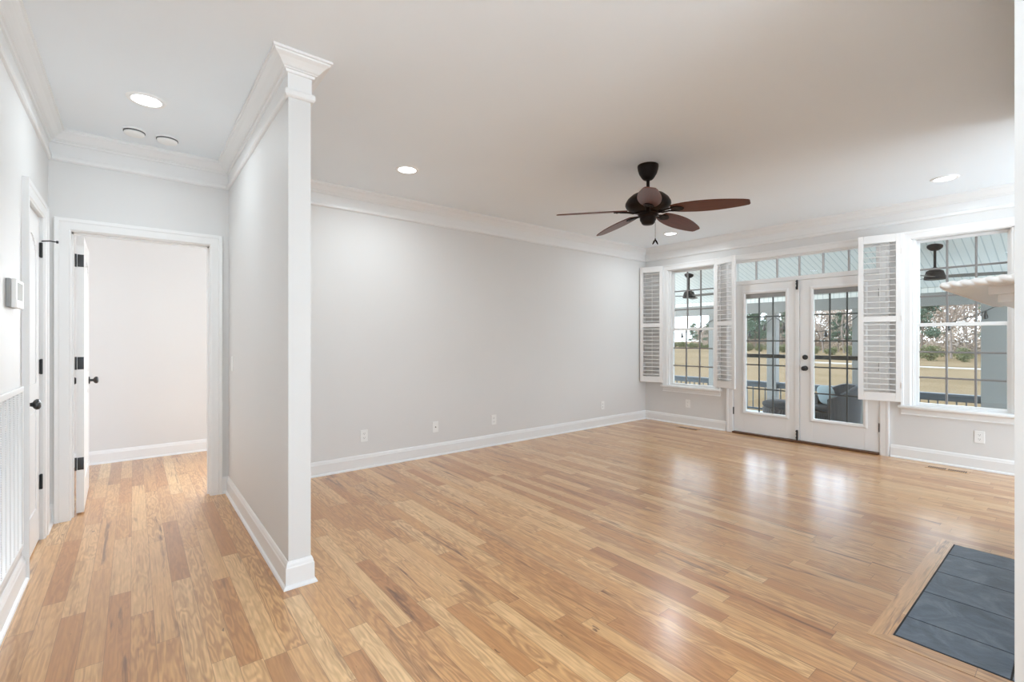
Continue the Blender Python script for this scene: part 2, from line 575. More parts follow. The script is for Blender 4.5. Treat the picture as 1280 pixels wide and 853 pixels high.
struct(obj('wall_back', wall_holes(XL - 0.12, XO, [(HX0 - 0.02, HX1 + 0.02, 0, HD + 0.02)], YB, YB + 0.12, 'X'), 'wall'))
struct(obj('wall_window_side', wall_holes(YR, YB, [(*LW, WS, WH), (*DW, 0, WH), (*RW, WS, WH), (-4.1, -1.1, 0.5, 2.4)], XW, XO, 'Y'), 'wall'))
struct(obj('wall_left', wall_holes(YR, YB, [(CY0 - 0.02, CY1 + 0.02, 0, HD + 0.02)], XL - 0.12, XL, 'Y'), 'wall'))
struct(obj('wall_partition', MB().box((XP0, YP, 0), (XP1, YB, CH)), 'wall'))
struct(obj('wall_rear', wall_holes(XL - 0.12, XO, [(0.2, 5.8, 0.4, 2.5)], YR - 0.12, YR, 'X'), 'wall'))
struct(obj('wall_fireplace', MB().box((FX0, -0.55, 0), (FX1, FY, CH)), 'wall'))
struct(obj('wall_bedroom_far', wall_holes(-1.6, 3.0, [(0.82, 1.64, 0.65, 2.25)], YBED, YBED + 0.12, 'X'), 'wall'))
struct(obj('wall_bedroom_left', MB().box((-1.6, YB + 0.12, 0), (-1.48, YBED, CH)), 'wall'))
struct(obj('wall_bedroom_right', wall_holes(YB + 0.12, YBED, [(4.85, 6.25, 0.65, 2.25)], 2.98, 3.1, 'Y'), 'wall'))
struct(obj('wall_closet', MB().box((XL - 0.75, 3.3, 0), (XL - 0.7, YB, CH)), 'wall'))

# ------------------------------------------------------------------ baseboards and crown
BASE = [(0, 0), (0.028, 0), (0.028, 0.006), (0.024, 0.014), (0.016, 0.019), (0.015, 0.104), (0.012, 0.110), (0.010, 0.122), (0.005, 0.134), (0, 0.136)]
def base(name, path):
    struct(obj(name, MB().sweep(path, BASE, -1), 'trim'))
base('baseboard_left', [(XL, YR), (XL, CY0 - 0.089)])
base('baseboard_hall_end', [(XL, CY1 + 0.089), (XL, YB), (HX0 - 0.088, YB)])
base('baseboard_partition', [(HX1 + 0.088, YB), (XP0, YB), (XP0, YP), (XP1, YP), (XP1, YB), (XW, YB), (XW, DW[1] + 0.09)])
base('baseboard_window_side', [(XW, DW[0] - 0.09), (XW, YR)])
base('baseboard_bedroom', [(-1.48, YBED), (2.98, YBED)])
base('baseboard_fireplace', [(FX0 + 0.4, FY), (FX0, FY), (FX0, -0.55), (FX1, -0.55), (FX1, FY)][::-1])

CR = [(0, CH), (0.088, CH), (0.088, CH - 0.012), (0.080, CH - 0.014), (0.078, CH - 0.022), (0.060, CH - 0.034), (0.046, CH - 0.048),
      (0.034, CH - 0.062), (0.026, CH - 0.066), (0.026, CH - 0.071), (0.018, CH - 0.073), (0.014, CH - 0.084), (0.004, CH - 0.086),
      (0.004, CH - 0.165), (0.014, CH - 0.168), (0.019, CH - 0.178), (0.019, CH - 0.198), (0.012, CH - 0.206), (0, CH - 0.208)]
crown_path = [(XL, YR), (XL, YB), (XP0, YB), (XP0, YP), (XP1, YP), (XP1, YB), (XW, YB), (XW, YR)]
struct(obj('trim_crown', MB().sweep(crown_path, CR, -1), 'trim'))
struct(obj('trim_crown_fireplace', MB().sweep([(FX0, FY), (FX0, -0.55), (FX1, -0.55), (FX1, FY)][::-1], CR, -1, closed=True), 'trim', smooth=30))

# ------------------------------------------------------------------ casings
CAS = [(0, 0), (0, 0.011), (0.006, 0.014), (0.010, 0.019), (0.058, 0.021), (0.064, 0.026), (0.082, 0.029), (0.087, 0.026), (0.088, 0)]
def casing(s0, s1, z0, z1, place):
    return MB().sweep([(s0, z0), (s0, z1), (s1, z1), (s1, z0)], CAS, 1, place=place)
on_back = lambda s, z, h: (s, YB - h, z)            # facing -Y
on_win = lambda s, z, h: (XW - h, -s, z)            # facing -X, s = -Y
on_left = lambda s, z, h: (XL + h, s, z)            # facing +X

t = struct(obj('trim_hall_door', casing(HX0, HX1, 0, HD, on_back), 'trim', smooth=30))
jb = MB()
for x0, x1 in ((HX0 - 0.02, HX0), (HX1, HX1 + 0.02)):
    jb.box((x0, YB - 0.001, 0), (x1, YB + 0.121, HD))
jb.box((HX0 - 0.02, YB - 0.001, HD), (HX1 + 0.02, YB + 0.121, HD + 0.02))
jb.box((HX0, YB + 0.05, 0), (HX0 + 0.011, YB + 0.08, HD)).box((HX1 - 0.011, YB + 0.05, 0), (HX1, YB + 0.08, HD)).box((HX0, YB + 0.05, HD - 0.011), (HX1, YB + 0.08, HD))
obj('jamb', jb, 'trim', t)
obj('rear_casing', MB().sweep([(HX0, 0), (HX0, HD), (HX1, HD), (HX1, 0)], CAS, 1, place=lambda s, z, h: (s, YB + 0.12 + h, z)), 'trim', t, smooth=30)

t = struct(obj('trim_closet_door', casing(CY0, CY1, 0, HD + 0.01, on_left), 'trim', smooth=30))
jb = MB()
jb.box((XL - 0.121, CY0 - 0.02, 0), (XL + 0.001, CY0, HD + 0.01)).box((XL - 0.121, CY1, 0), (XL + 0.001, CY1 + 0.02, HD + 0.01)).box((XL - 0.121, CY0 - 0.02, HD + 0.01), (XL + 0.001, CY1 + 0.02, HD + 0.02))
obj('jamb', jb, 'trim', t)

# ------------------------------------------------------------------ doors with raised panels
def arch(x0, x1, z0, z1, rise, n=12):
    pts = [(x0, z0), (x1, z0)]
    for i in range(n + 1):
        a = i / n
        x = x1 + (x0 - x1) * a
        pts.append((x, z1 - rise + rise * math.sin(PI * a) ** 0.8 if rise else z1))
    return pts
def panel_leaf(w, h, th):
    """two-panel leaf in local coords: x 0..w, y 0..th, z 0..h; arched top panel, moulded both sides"""
    mb = MB().box((0, 0.006, 0), (w, th - 0.006, h))
    st = 0.115
    za, zb, zc, zd = 0.22, 0.86, 1.0, h - 0.14
    for y0, y1 in ((0, 0.0062), (th - 0.0062, th)):
        mb.box((0, y0, 0), (st, y1, h)).box((w - st, y0, 0), (w, y1, h))
        mb.box((st, y0, 0), (w - st, y1, za)).box((st, y0, zb), (w - st, y1, zc))
        n = 12
        for i in range(n):
            a, b = i / n, (i + 1) / n
            xa, xb = st + (w - 2 * st) * a, st + (w - 2 * st) * b
            zz = zd - 0.10 + 0.10 * math.sin(PI * (a + b) / 2) ** 0.8
            mb.box((xa, y0, zz), (xb, y1, h))
        yy = (0.001, 0.0075) if y0 == 0 else (th - 0.0075, th - 0.001)
        mb.bbox((st + 0.035, yy[0], za + 0.035), (w - st - 0.035, yy[1], zb - 0.035), 0.003)
        mb.prism(arch(st + 0.035, w - st - 0.035, zc + 0.035, zd - 0.035, 0.09), yy[0], yy[1], place=lambda x, z, y: (x, y, z))
    return mb
KNOB = [(0.0, 0.0), (0.032, 0.0), (0.032, 0.004), (0.028, 0.008), (0.012, 0.010), (0.010, 0.022), (0.013, 0.030), (0.024, 0.036), (0.030, 0.046), (0.028, 0.056), (0.017, 0.063), (0.0, 0.064)]

# hall end door, swung open into the bedroom about its left jamb
dr = struct(empty('door_hall', (HX0 + 0.020, YB + 0.105, 0.012), R(91.2)))
obj('leaf', panel_leaf(0.80, 2.025, 0.042).add([], []), 'door', dr, local=True).location = (0, -0.042, 0)
for z in (1.846, 1.095, 0.359):
    # hinge plate on the edge of the leaf that faces the hall
    pl = MB().bbox((-0.0030, -0.041, z - 0.045), (0.0006, -0.006, z + 0.045), 0.001)
    pl.lathe([(0.0, -0.048), (0.006, -0.046), (0.006, 0.046), (0.0, 0.048)], 10, (-0.004, 0.003, z))
    obj('hinge', pl, 'black', dr, local=True, smooth=True)
obj('door_knob', MB().lathe([(r, -h - 0.042) for r, h in KNOB], 20, (0.735, 0, 0.92), 'Y'), 'black', dr, local=True, smooth=True)
obj('door_knob', MB().lathe(KNOB, 20, (0.735, 0, 0.92), 'Y'), 'black', dr, local=True, smooth=True)

# closet door in the left wall, closed
dr = struct(empty('door_closet', (XL - 0.008, CY1 - 0.003, 0.012), R(-90)))
obj('leaf', panel_leaf(CY1 - CY0 - 0.006, 2.04, 0.036), 'door', dr, local=True).location = (0, -0.036, 0)
for z in (1.84, 1.095, 0.36):
    pl = MB().bbox((-0.016, -0.001, z - 0.045), (0.018, 0.004, z + 0.045), 0.001)
    pl.lathe([(0.0, -0.050), (0.007, -0.047), (0.007, 0.047), (0.0, 0.050)], 10, (0.0, 0.009, z))
    hg = obj('hinge', pl, 'black', dr, local=True, smooth=True)
    if z > 1.8:
        ds = MB().tube([(0.0, 0.010, z + 0.058), (0.0, 0.048, z + 0.064), (-0.02, 0.075, z + 0.064)], 0.004, 8)
        ds.lathe([(0.0, -0.006), (0.009, -0.004), (0.009, 0.006), (0.0, 0.008)], 10, (-0.022, 0.080, z + 0.064), 'Y')
        obj('door_stop', ds, 'black', hg, local=True, smooth=True)
obj('door_knob', MB().lathe(KNOB, 20, (CY1 - CY0 - 0.07, 0, 0.905), 'Y'), 'black', dr, local=True, smooth=True)

# ------------------------------------------------------------------ windows
def dh_window(name, y0, y1):
    c = struct(obj(name, casing(-y1, -y0, WS + 0.03, WH - 0.012, on_win), 'trim', smooth=30))
    fr = MB()
    for a, b in ((y0, y0 + 0.016), (y1 - 0.016, y1)):
        fr.box((XW - 0.001, a, WS), (XO, b, WH))
    fr.box((XW - 0.001, y0, WH - 0.016), (XO, y1, WH)).box((XW + 0.02, y0, WS), (XO + 0.02, y1, WS + 0.02))
    # parting stops
    for a, b in ((y0 + 0.016, y0 + 0.028), (y1 - 0.028, y1 - 0.016)):
        fr.box((XW + 0.035, a, WS + 0.02), (XW + 0.050, b, WH - 0.016)).box((XW + 0.118, a, WS + 0.02), (XW + 0.130, b, WH - 0.016))
    obj('window_frame', fr, 'trim', c)
    obj('sill', MB().bbox((XW - 0.062, y0 - 0.105, WS), (XW + 0.06, y1 + 0.105, WS + 0.03), 0.008), 'trim', c, smooth=True)
    ap = [(0, 0), (0.018, 0), (0.018, 0.006), (0.010, 0.014), (0.010, 0.056), (0.016, 0.066), (0.020, 0.070), (0, 0.070)]
    obj('apron', MB().sweep([(-(y1 + 0.085), 0), (-(y0 - 0.085), 0)], [(b, a) for a, b in ap], 1, place=lambda s, z, h: (XW - h, -s, WS - 0.070 + z)), 'trim', c)
    def sash(nm, x0, z0, z1, top, bot):
        a, b = y0 + 0.018, y1 - 0.018
        st = 0.034
        x1 = x0 + 0.032
        mb = MB().bbox((x0, a, z0), (x1, a + st, z1), 0.003).bbox((x0, b - st, z0), (x1, b, z1), 0.003)
        mb.bbox((x0, a + st, z0), (x1, b - st, z0 + bot), 0.003).bbox((x0, a + st, z1 - top), (x1, b - st, z1), 0.003)
        s = obj(nm, mb, 'trim', c)
        ga, gb, gz0, gz1 = a + st, b - st, z0 + bot, z1 - top
        mu = MB()
        for i in (1, 2):
            yy = ga + (gb - ga) * i / 3
            mu.bbox((x0 + 0.008, yy - 0.009, gz0), (x1 - 0.002, yy + 0.009, gz1), 0.004)
            zz = gz0 + (gz1 - gz0) * i / 3
            mu.bbox((x0 + 0.009, ga, zz - 0.009), (x1 - 0.003, gb, zz + 0.009), 0.004)
        obj('muntins', mu, 'muntin', s)
        obj('pane', MB().box((x0 + 0.016, ga - 0.004, gz0 - 0.004), (x0 + 0.020, gb + 0.004, gz1 + 0.004)), 'glass', s)
        return s
    sash('upper_sash', XW + 0.086, 1.418, WH - 0.018, 0.030, 0.034)
    lo = sash('lower_sash', XW + 0.052, WS + 0.022, 1.455, 0.036, 0.042)
    lk = MB().bbox((XW + 0.055, (y0 + y1) / 2 - 0.03, 1.455), (XW + 0.08, (y0 + y1) / 2 + 0.03, 1.468), 0.004)
    obj('sash_lock', lk, 'trim', lo)
    return c
dh_window('window_left', *LW)
dh_window('window_right', *RW)

# ------------------------------------------------------------------ french doors and transom
c = struct(obj('trim_french_door', casing(-DW[1] + 0.008, -DW[0] - 0.008, 0, WH - 0.012, on_win), 'trim', smooth=30))
jb = MB()
for a, b in ((DW[0], DW[0] + 0.008), (DW[1] - 0.008, DW[1])):
    jb.box((XW - 0.001, a, 0), (XO, b, WH))
jb.box((XW - 0.001, DW[0], WH - 0.012), (XO, DW[1], WH))
obj('jamb', jb, 'trim', c)
obj('threshold', MB().bbox((XW - 0.05, DW[0] + 0.009, -0.001), (XO + 0.03, DW[1] - 0.009, 0.022), 0.006), 'threshold', c)

tw = struct(empty('window_transom', (XW + 0.04, (DW[0] + DW[1]) / 2, 2.025)))
a, b = DW[0] + 0.008, DW[1] - 0.008
fr = MB().bbox((XW + 0.004, a, 2.025), (XW + 0.06, b, 2.078), 0.003).bbox((XW + 0.004, a, 2.325), (XW + 0.06, b, WH - 0.012), 0.003)
fr.bbox((XW + 0.004, a, 2.078), (XW + 0.06, a + 0.035, 2.325), 0.003).bbox((XW + 0.004, b - 0.035, 2.078), (XW + 0.06, b, 2.325), 0.003)
f = obj('window_frame', fr, 'trim', tw)
mu = MB()
for i in range(1, 6):
    yy = a + 0.035 + (b - a - 0.07) * i / 6
    mu.bbox((XW + 0.014, yy - 0.009, 2.078), (XW + 0.050, yy + 0.009, 2.325), 0.004)
obj('muntins', mu, 'muntinpale', tw)
obj('pane', MB().box((XW + 0.030, a + 0.03, 2.074), (XW + 0.034, b - 0.03, 2.329)), 'glass', tw)

def french_leaf(name, y0, y1, hinge_side):
    root = struct(empty(name, (XW + 0.02, (y0 + y1) / 2, 0.024)))
    x0, x1 = XW + 0.002, XW + 0.046
    zb, zt = 0.024, 2.020
    mid = (y0 + y1) / 2
    ga, gb, gz0, gz1 = mid - 0.262, mid + 0.262, 0.300, 1.905
    mb = MB().bbox((x0, y0, zb), (x1, ga, zt), 0.002).bbox((x0, gb, zb), (x1, y1, zt), 0.002)
    mb.box((x0 + 0.0005, ga, zb), (x1, gb, gz0)).box((x0 + 0.0005, ga, gz1), (x1, gb, zt))
    obj('leaf', mb, 'door', root)
    lip = [(-0.028, 0), (-0.028, 0.006), (-0.018, 0.012), (-0.006, 0.013), (0.012, 0.004), (0.014, 0)]
    path = [(-gb, gz0), (-gb, gz1), (-ga, gz1), (-ga, gz0)]
    gf = MB().sweep([(p[0], p[1]) for p in path], [(-o, h) for o, h in lip], 1, closed=True, place=lambda s, z, h: (x0 - h, -s, z))
    gf.sweep(path, [(0, 0), (-0.012, 0), (-0.012, -0.04), (0, -0.04)], 1, closed=True, place=lambda s, z, h: (x0 - h, -s, z))
    gfr = obj('glass_frame', gf, 'door', root)
    mu = MB()
    for i in (1, 2):
        yy = ga + (gb - ga) * i / 3
        mu.bbox((x0 + 0.026, yy - 0.0085, gz0), (x0 + 0.042, yy + 0.0085, gz1), 0.003)
    for i in range(1, 5):
        zz = gz0 + (gz1 - gz0) * i / 5
        mu.bbox((x0 + 0.027, ga, zz - 0.0085), (x0 + 0.041, gb, zz + 0.0085), 0.003)
    obj('muntins', mu, 'screenbar', root)
    obj('pane', MB().box((x0 + 0.018, ga + 0.001, gz0), (x0 + 0.022, gb - 0.001, gz1)), 'glass', root)
    hd = MB().bbox((x0 + 0.004, ga + 0.013, gz1 - 0.072), (x0 + 0.016, gb - 0.013, gz1 - 0.013), 0.003)
    for q in range(3):
        yy = ga + 0.08 + q * 0.18
        hd.bbox((x0 + 0.002, yy, gz1 - 0.064), (x0 + 0.005, yy + 0.03, gz1 - 0.02), 0.001)
    obj('blind_headrail', hd, 'blind', root)
    # rail of the insect screen door standing behind the glass
    obj('screen_rail', MB().bbox((XO - 0.040, y0 + 0.02, 1.035), (XO - 0.010, y1 - 0.02, 1.085), 0.004), 'screenbar', root)
    hy = y0 - 0.004 if hinge_side < 0 else y1 + 0.004
    for z in (1.80, 0.98, 0.30):
        pl = MB().bbox((XW - 0.012, hy - 0.010, z - 0.05), (XW + 0.003, hy + 0.010, z + 0.05), 0.004)
        obj('hinge', pl, 'black', root)
    return root
YM = 2.288
dl = french_leaf('door_french_left', YM + 0.003, DW[1] - 0.012, 1)
dr2 = french_leaf('door_french_right', DW[0] + 0.012, YM - 0.003, -1)
obj('astragal', MB().bbox((XW - 0.008, YM + 0.002, 0.03), (XW + 0.003, YM + 0.050, 2.018), 0.003), 'door', dl)
for z0, z1, s in ((1.905, 2.025, 1), (0.022, 0.150, -1)):
    yb_ = YM + 0.026
    mb = MB().bbox((XW - 0.014, yb_ - 0.011, z0), (XW - 0.008, yb_ + 0.011, z1), 0.003)
    mb.tube([(XW - 0.018, yb_, z0), (XW - 0.018, yb_, z1)], 0.006, 10)
    zk = z0 + 0.012 if s > 0 else z1 - 0.012
    mb.lathe([(0.0, -0.014), (0.010, -0.010), (0.013, 0.0), (0.010, 0.010), (0.0, 0.014)], 12, (XW - 0.020, yb_, zk))
    for q in (0.25, 0.6, 0.85):
        zz = z0 + (z1 - z0) * q
        mb.bbox((XW - 0.026, yb_ - 0.013, zz - 0.006), (XW - 0.010, yb_ + 0.013, zz + 0.006), 0.003)
    obj('slide_bolt', mb, 'black', dl, smooth=True)
ky = YM - 0.062
obj('door_knob', MB().lathe([(r, XW + 0.002 - h) for r, h in KNOB], 20, (0, ky, 0.925), 'X'), 'black', dr2, smooth=True)
obj('deadbolt', MB().lathe([(r, XW + 0.002 - h) for r, h in [(0, 0), (0.031, 0), (0.031, 0.008), (0.024, 0.014), (0.0, 0.015)]], 20, (0, ky, 1.062), 'X').bbox((XW - 0.03, ky - 0.004, 1.046), (XW - 0.012, ky + 0.004, 1.078), 0.002), 'black', dr2, smooth=True)

# ------------------------------------------------------------------ plantation shutters
def shutter(hx, hy, rz, side, w, label):
    """local x runs from the hinge to the free edge; y is thickness"""
    z0 = 0.610
    root = tag(empty('plantation_shutter', (hx, hy, z0), rz), label, 'shutter', 'white plantation shutters at the windows')
    h = 1.815
    th = 0.028
    st, tr, br, mr = 0.048, 0.086, 0.094, 0.060
    zm = 0.865
    mb = MB().bbox((0, 0, 0), (st, th, h), 0.003).bbox((w - st, 0, 0), (w, th, h), 0.003)
    mb.bbox((st, 0.001, 0), (w - st, th - 0.001, br), 0.003).bbox((st, 0.001, h - tr), (w - st, th - 0.001, h), 0.003).bbox((st, 0.001, zm), (w - st, th - 0.001, zm + mr), 0.003)
    obj('frame', mb, 'shutter', root, local=True)
    for nm, za, zb, n in (('lower_louvers', br, zm, 13), ('upper_louvers', zm + mr, h - tr, 13)):
        lv = MB()
        for i in range(n):
            zz = za + (zb - za) * (i + 0.5) / n
            m = Matrix.Translation((0, th / 2, zz)) @ Matrix.Rotation(R(-7 * side), 4, 'X')
            prof = [(-0.030, 0.0), (-0.016, 0.0042), (0, 0.0052), (0.016, 0.0042), (0.030, 0.0), (0.016, -0.0042), (0, -0.0052), (-0.016, -0.0042)]
            lv.add([(x, p[0], p[1]) for x in (st + 0.002, w - st - 0.002) for p in prof],
                   [tuple(range(8)), tuple(range(15, 7, -1))] + [(q, (q + 1) % 8, 8 + (q + 1) % 8, 8 + q) for q in range(8)], m)
        obj(nm, lv, 'shutter', root, local=True)
    for nm, za, zb in (('tilt_rod', br + 0.02, zm - 0.02), ('tilt_rod', zm + mr + 0.02, h - tr - 0.02)):
        yy = -0.020 if side > 0 else th + 0.020
        obj(nm, MB().bbox((w / 2 - 0.005, yy - 0.005, za), (w / 2 + 0.005, yy + 0.005, zb), 0.002), 'shutter', root, local=True)
    for z in (0.18, 0.9, 1.62):
        obj('hinge', MB().bbox((-0.006, 0.0, z - 0.03), (0.004, th + 0.008, z + 0.03), 0.002), 'shutter', root, local=True)
    return root
# direction of the panel from its hinge, angle from the wall
def sh(hy, ang, sgn, w, label):
    d = Vector((-math.sin(R(ang)), sgn * math.cos(R(ang))))
    rz = math.atan2(d.y, d.x)
    return shutter(XW - 0.040, hy, rz, sgn, w, label)
sh(4.200, 20, 1, 0.350, 'white louvered shutter folded back into the room corner beside the blank back wall')
sh(3.365, 17, -1, 0.345, 'narrow-looking white louvered shutter standing between the corner window and the french doors')
sh(1.285, 12, 1, 0.375, 'large white louvered shutter overlapping the knob-side french door and its transom')

# ------------------------------------------------------------------ ceiling fan
def blade_outline(r0, r1, wr, wm, wt, n=14):
    up = []
    for i in range(n + 1):
        a = i / n
        x = r0 + (r1 - r0) * a
        wv = wr * (1 - a) + wt * a + (wm - (wr + wt) / 2) * math.sin(PI * a ** 0.9) ** 0.85
        up.append((x, wv / 2))
    up[-1] = (r1 - 0.008, up[-1][1])
    tip = [(r1, wt / 2 - 0.012), (r1, -wt / 2 + 0.012)]
    return up + tip + [(x, -y) for x, y in reversed(up)]
def fan(loc, name, label, group, canopy_r, rod_z, phase, R0, R1, blade_mat, metal, chain=True, drop=0.43, nb=5, pitch=12, wm=0.178):
    """loc at the blade plane; canopy touches the ceiling at +drop"""
    root = tag(empty(name, loc), label, 'ceiling fan', group)
    cr = canopy_r
    obj('canopy', MB().lathe([(0, drop), (cr, drop), (cr + 0.001, drop - 0.012), (cr * 0.97, drop - 0.035), (cr * 0.85, drop - 0.07), (cr * 0.60, drop - 0.105), (cr * 0.46, drop - 0.118), (cr * 0.30, drop - 0.125), (0, drop - 0.126)], 28), metal, root, local=True, smooth=50)
    obj('downrod', MB().lathe([(0, 0.19), (0.024, 0.19), (0.026, 0.215), (0.014, 0.225), (0.0135, drop - 0.12), (0, drop - 0.12)], 16), metal, root, local=True, smooth=50)
    mh = [(0, 0.210), (0.040, 0.209), (0.085, 0.200), (0.130, 0.180), (0.165, 0.150), (0.184, 0.118), (0.186, 0.098), (0.176, 0.078), (0.150, 0.056), (0.110, 0.040), (0.085, 0.034), (0.085, 0.020), (0, 0.018)]
    obj('motor_housing', MB().lathe(mh, 36), metal, root, local=True, smooth=50)
    obj('switch_housing', MB().lathe([(0, 0.020), (0.078, 0.020), (0.078, 0.004), (0.066, -0.004), (0.066, -0.028), (0.058, -0.040), (0.050, -0.058), (0.040, -0.066), (0.010, -0.070), (0, -0.070)], 28), metal, root, local=True, smooth=40)
    for i in range(nb):
        a = R(phase + 360 / nb * i)
        mt = Matrix.Translation((0, 0, 0.052)) @ Matrix.Rotation(a, 4, 'Z') @ Matrix.Rotation(R(3.9), 4, 'Y') @ Matrix.Rotation(R(pitch), 4, 'X')
        out = blade_outline(R0, R1, 0.100, wm, 0.074)
        n = len(out)
        bl = MB()
        vs = [(x, y, z) for z in (0.0, 0.008) for x, y in out]
        fs = [tuple(range(n))[::-1], tuple(range(n, 2 * n))] + [(q, (q + 1) % n, n + (q + 1) % n, n + q) for q in range(n)]
        bl.add(vs, fs)
        b = obj('blade', bl, blade_mat, root, local=True)
        b.matrix_local = mt
        ir = MB().tube([(0.070, 0.020, -0.006), (0.12, 0.016, -0.018), (0.17, 0.018, -0.008), (0.22, 0.030, -0.004)], 0.007, 8)
        ir.tube([(0.070, -0.020, -0.006), (0.12, -0.016, -0.018), (0.17, -0.018, -0.008), (0.22, -0.030, -0.004)], 0.007, 8)
        ir.prism([(0.19, -0.036), (0.235, -0.042), (0.275, -0.026), (0.292, 0.0), (0.275, 0.026), (0.235, 0.042), (0.19, 0.036)], -0.008, 0.0)
        for sx, sy in ((0.225, 0.024), (0.225, -0.024), (0.265, 0.0)):
            ir.lathe([(0, -0.012), (0.006, -0.011), (0.007, -0.007), (0, -0.007)], 8, (sx, sy, 0))
        obj('blade_iron', ir, metal, b, local=True, smooth=30)
    if chain:
        ca = R(51.07 - 90)
        cx, cy = 0.058 * math.cos(ca), 0.058 * math.sin(ca)
        ch = obj('pull_chain', MB().tube([(cx, cy, -0.035), (cx * 1.05, cy * 1.05, -0.06), (cx * 1.05, cy * 1.05, -0.185)], 0.0016, 6), metal, root, local=True)
        pf = MB()
        px, py = cx * 1.05, cy * 1.05
        pf.tube([(px, py, -0.182), (px, py, -0.195)], 0.005, 8)
        for s in (-1, 1):
            dx, dy = math.cos(ca) * 0.022 * s, math.sin(ca) * 0.022 * s
            pf.tube([(px, py, -0.190), (px + dx * 0.5, py + dy * 0.5, -0.210), (px + dx, py + dy, -0.232)], [0.004, 0.008, 0.004], 8)
        obj('pull', pf, metal, ch, local=True, smooth=30)
    return root
fan((3.355, 2.339, 2.31), 'ceiling_fan', 'dark bronze ceiling fan with five reddish-brown wooden blades over the room', None, 0.085, 0.0, 0, 0.19, 0.77, 'bladewood', 'bronze', pitch=-12)

# ------------------------------------------------------------------ recessed lights, smoke detectors
def recessed(x, y, label, watts=LAMP_WATTS):
    r = tag(empty('recessed_light', (x, y, CH)), label, 'ceiling light', 'recessed ceiling lights')
    obj('trim_ring', MB().lathe([(0.074, 0.0), (0.074, -0.006), (0.082, -0.010), (0.094, -0.008), (0.100, 0.0)], 36), 'plastic', r, local=True, smooth=40)
    obj('lens', MB().lathe([(0, -0.005), (0.074, -0.005), (0.074, -0.001), (0, -0.001)], 36), 'lens', r, local=True)
    d = bpy.data.lights.new('recessed_lamp', 'AREA')
    d.shape = 'DISK'
    d.size = 0.148
    d.energy = watts
    d.color = (0.86, 0.945, 1.0)
    d.spread = R(165)
    lo = bpy.data.objects.new('recessed_lamp', d)
    COL.objects.link(lo)
    lo.location = (0, 0, -0.008)
    lo.parent = r
    return r
recessed(0.061, 3.618, 'round recessed light in the hallway ceiling near two smoke detectors', HALL_LAMP_WATTS)
recessed(1.826, 3.692, 'round recessed light glowing near the blank back wall, just past the partition')
recessed(5.743, 3.643, 'round recessed light near the far room corner, just below the fan blades in view', 8.0)
recessed(5.71, 0.837, 'round recessed light in front of the window beside the fireplace mantel', 5.5)
recessed(1.83, 0.84, 'round recessed light over the open oak floor between the partition end and the hearth', 11.5)
def smoke(x, y, label, r=0.062):
    s = tag(empty('smoke_detector', (x, y, CH)), label, 'smoke detector', 'white smoke detectors')
    obj('base', MB().lathe([(0, 0), (r * 1.04, 0), (r * 1.04, -0.010), (r * 0.9, -0.012), (0, -0.012)], 32), 'plastic', s, local=True, smooth=40)
    obj('dark_gap', MB().lathe([(0, -0.011), (r * 0.99, -0.011), (r * 0.99, -0.018), (0, -0.018)], 32), 'gap', s, local=True)
    obj('cover', MB().lathe([(0, -0.0175), (r * 0.93, -0.0175), (r * 0.93, -0.027), (r * 0.82, -0.034), (r * 0.55, -0.038), (r * 0.25, -0.040), (0, -0.040)], 32), 'plastic', s, local=True, smooth=40)
smoke(0.004, 4.196, 'flat round white detector on the hall ceiling, closer to the left wall')
smoke(0.190, 4.213, 'thicker round white detector on the hall ceiling, closer to the partition', 0.066)

# ------------------------------------------------------------------ wall plates
def outlet(x, y, z, face, label, kind='duplex'):
    """face: direction the plate faces"""
    rz = {'-Y': 0.0, '-X': -PI / 2}[face]
    r = tag(empty('wall_outlet', (x, y, z), rz), label, 'outlet', 'white wall outlets')
    obj('cover_plate', MB().bbox((-0.037, -0.006, -0.059), (0.037, 0, 0.059), 0.003), 'plastic', r, local=True)
    if kind == 'duplex':
        for dz in (-0.021, 0.021):
            s = obj('socket', MB().prism([(0.0155 * math.cos(t_) if abs(math.cos(t_)) < 0.9 else 0.0155 * math.copysign(0.95, math.cos(t_)), dz + 0.0145 * math.sin(t_)) for t_ in [2 * PI * q / 20 for q in range(20)]], -0.0085, -0.005, place=lambda a, b, c_: (a, c_, b)), 'plastic', r, local=True)
            sl = MB().box((-0.0075, -0.0090, dz - 0.001), (-0.0055, -0.0083, dz + 0.008)).box((0.0055, -0.0090, dz - 0.001), (0.0075, -0.0083, dz + 0.008))
            sl.lathe([(0, -0.0090), (0.0025, -0.0090), (0.0025, -0.0083), (0, -0.0083)], 10, (0, 0, dz - 0.007), 'Y')
            obj('slots', sl, 'dark', s, local=True)
    else:
        obj('jack', MB().lathe([(0, -0.016), (0.0045, -0.016), (0.0055, -0.006), (0, -0.006)], 12, (0, 0, 0), 'Y'), 'bronze', r, local=True)
outlet(1.783, YB, 0.323, '-Y', 'white outlet on the back wall closest to the partition')
outlet(2.587, YB, 0.316, '-Y', 'white plate with one small dark jack, second along the back wall', 'jack')
outlet(3.389, YB, 0.309, '-Y', 'white outlet third along the back wall from the partition')
outlet(5.394, YB, 0.306, '-Y', 'white outlet on the back wall closest to the shuttered corner')
outlet(XW, 3.800, 0.320, '-X', 'white outlet below the corner window apron')
outlet(XW, 0.693, 0.323, '-X', 'white outlet below the window beside the fireplace')

r = tag(empty('light_switch', (XP0, 4.337, 1.085), PI / 2), 'white rocker light switch on the hallway face of the partition', 'light switch')
r.rotation_euler = (0, 0, -PI / 2)
obj('cover_plate', MB().bbox((-0.037, -0.006, -0.059), (0.037, 0, 0.059), 0.003), 'plastic', r, local=True)
obj('rocker', MB().bbox((-0.016, -0.010, -0.033), (0.016, -0.005, 0.033), 0.003), 'plastic', r, local=True)

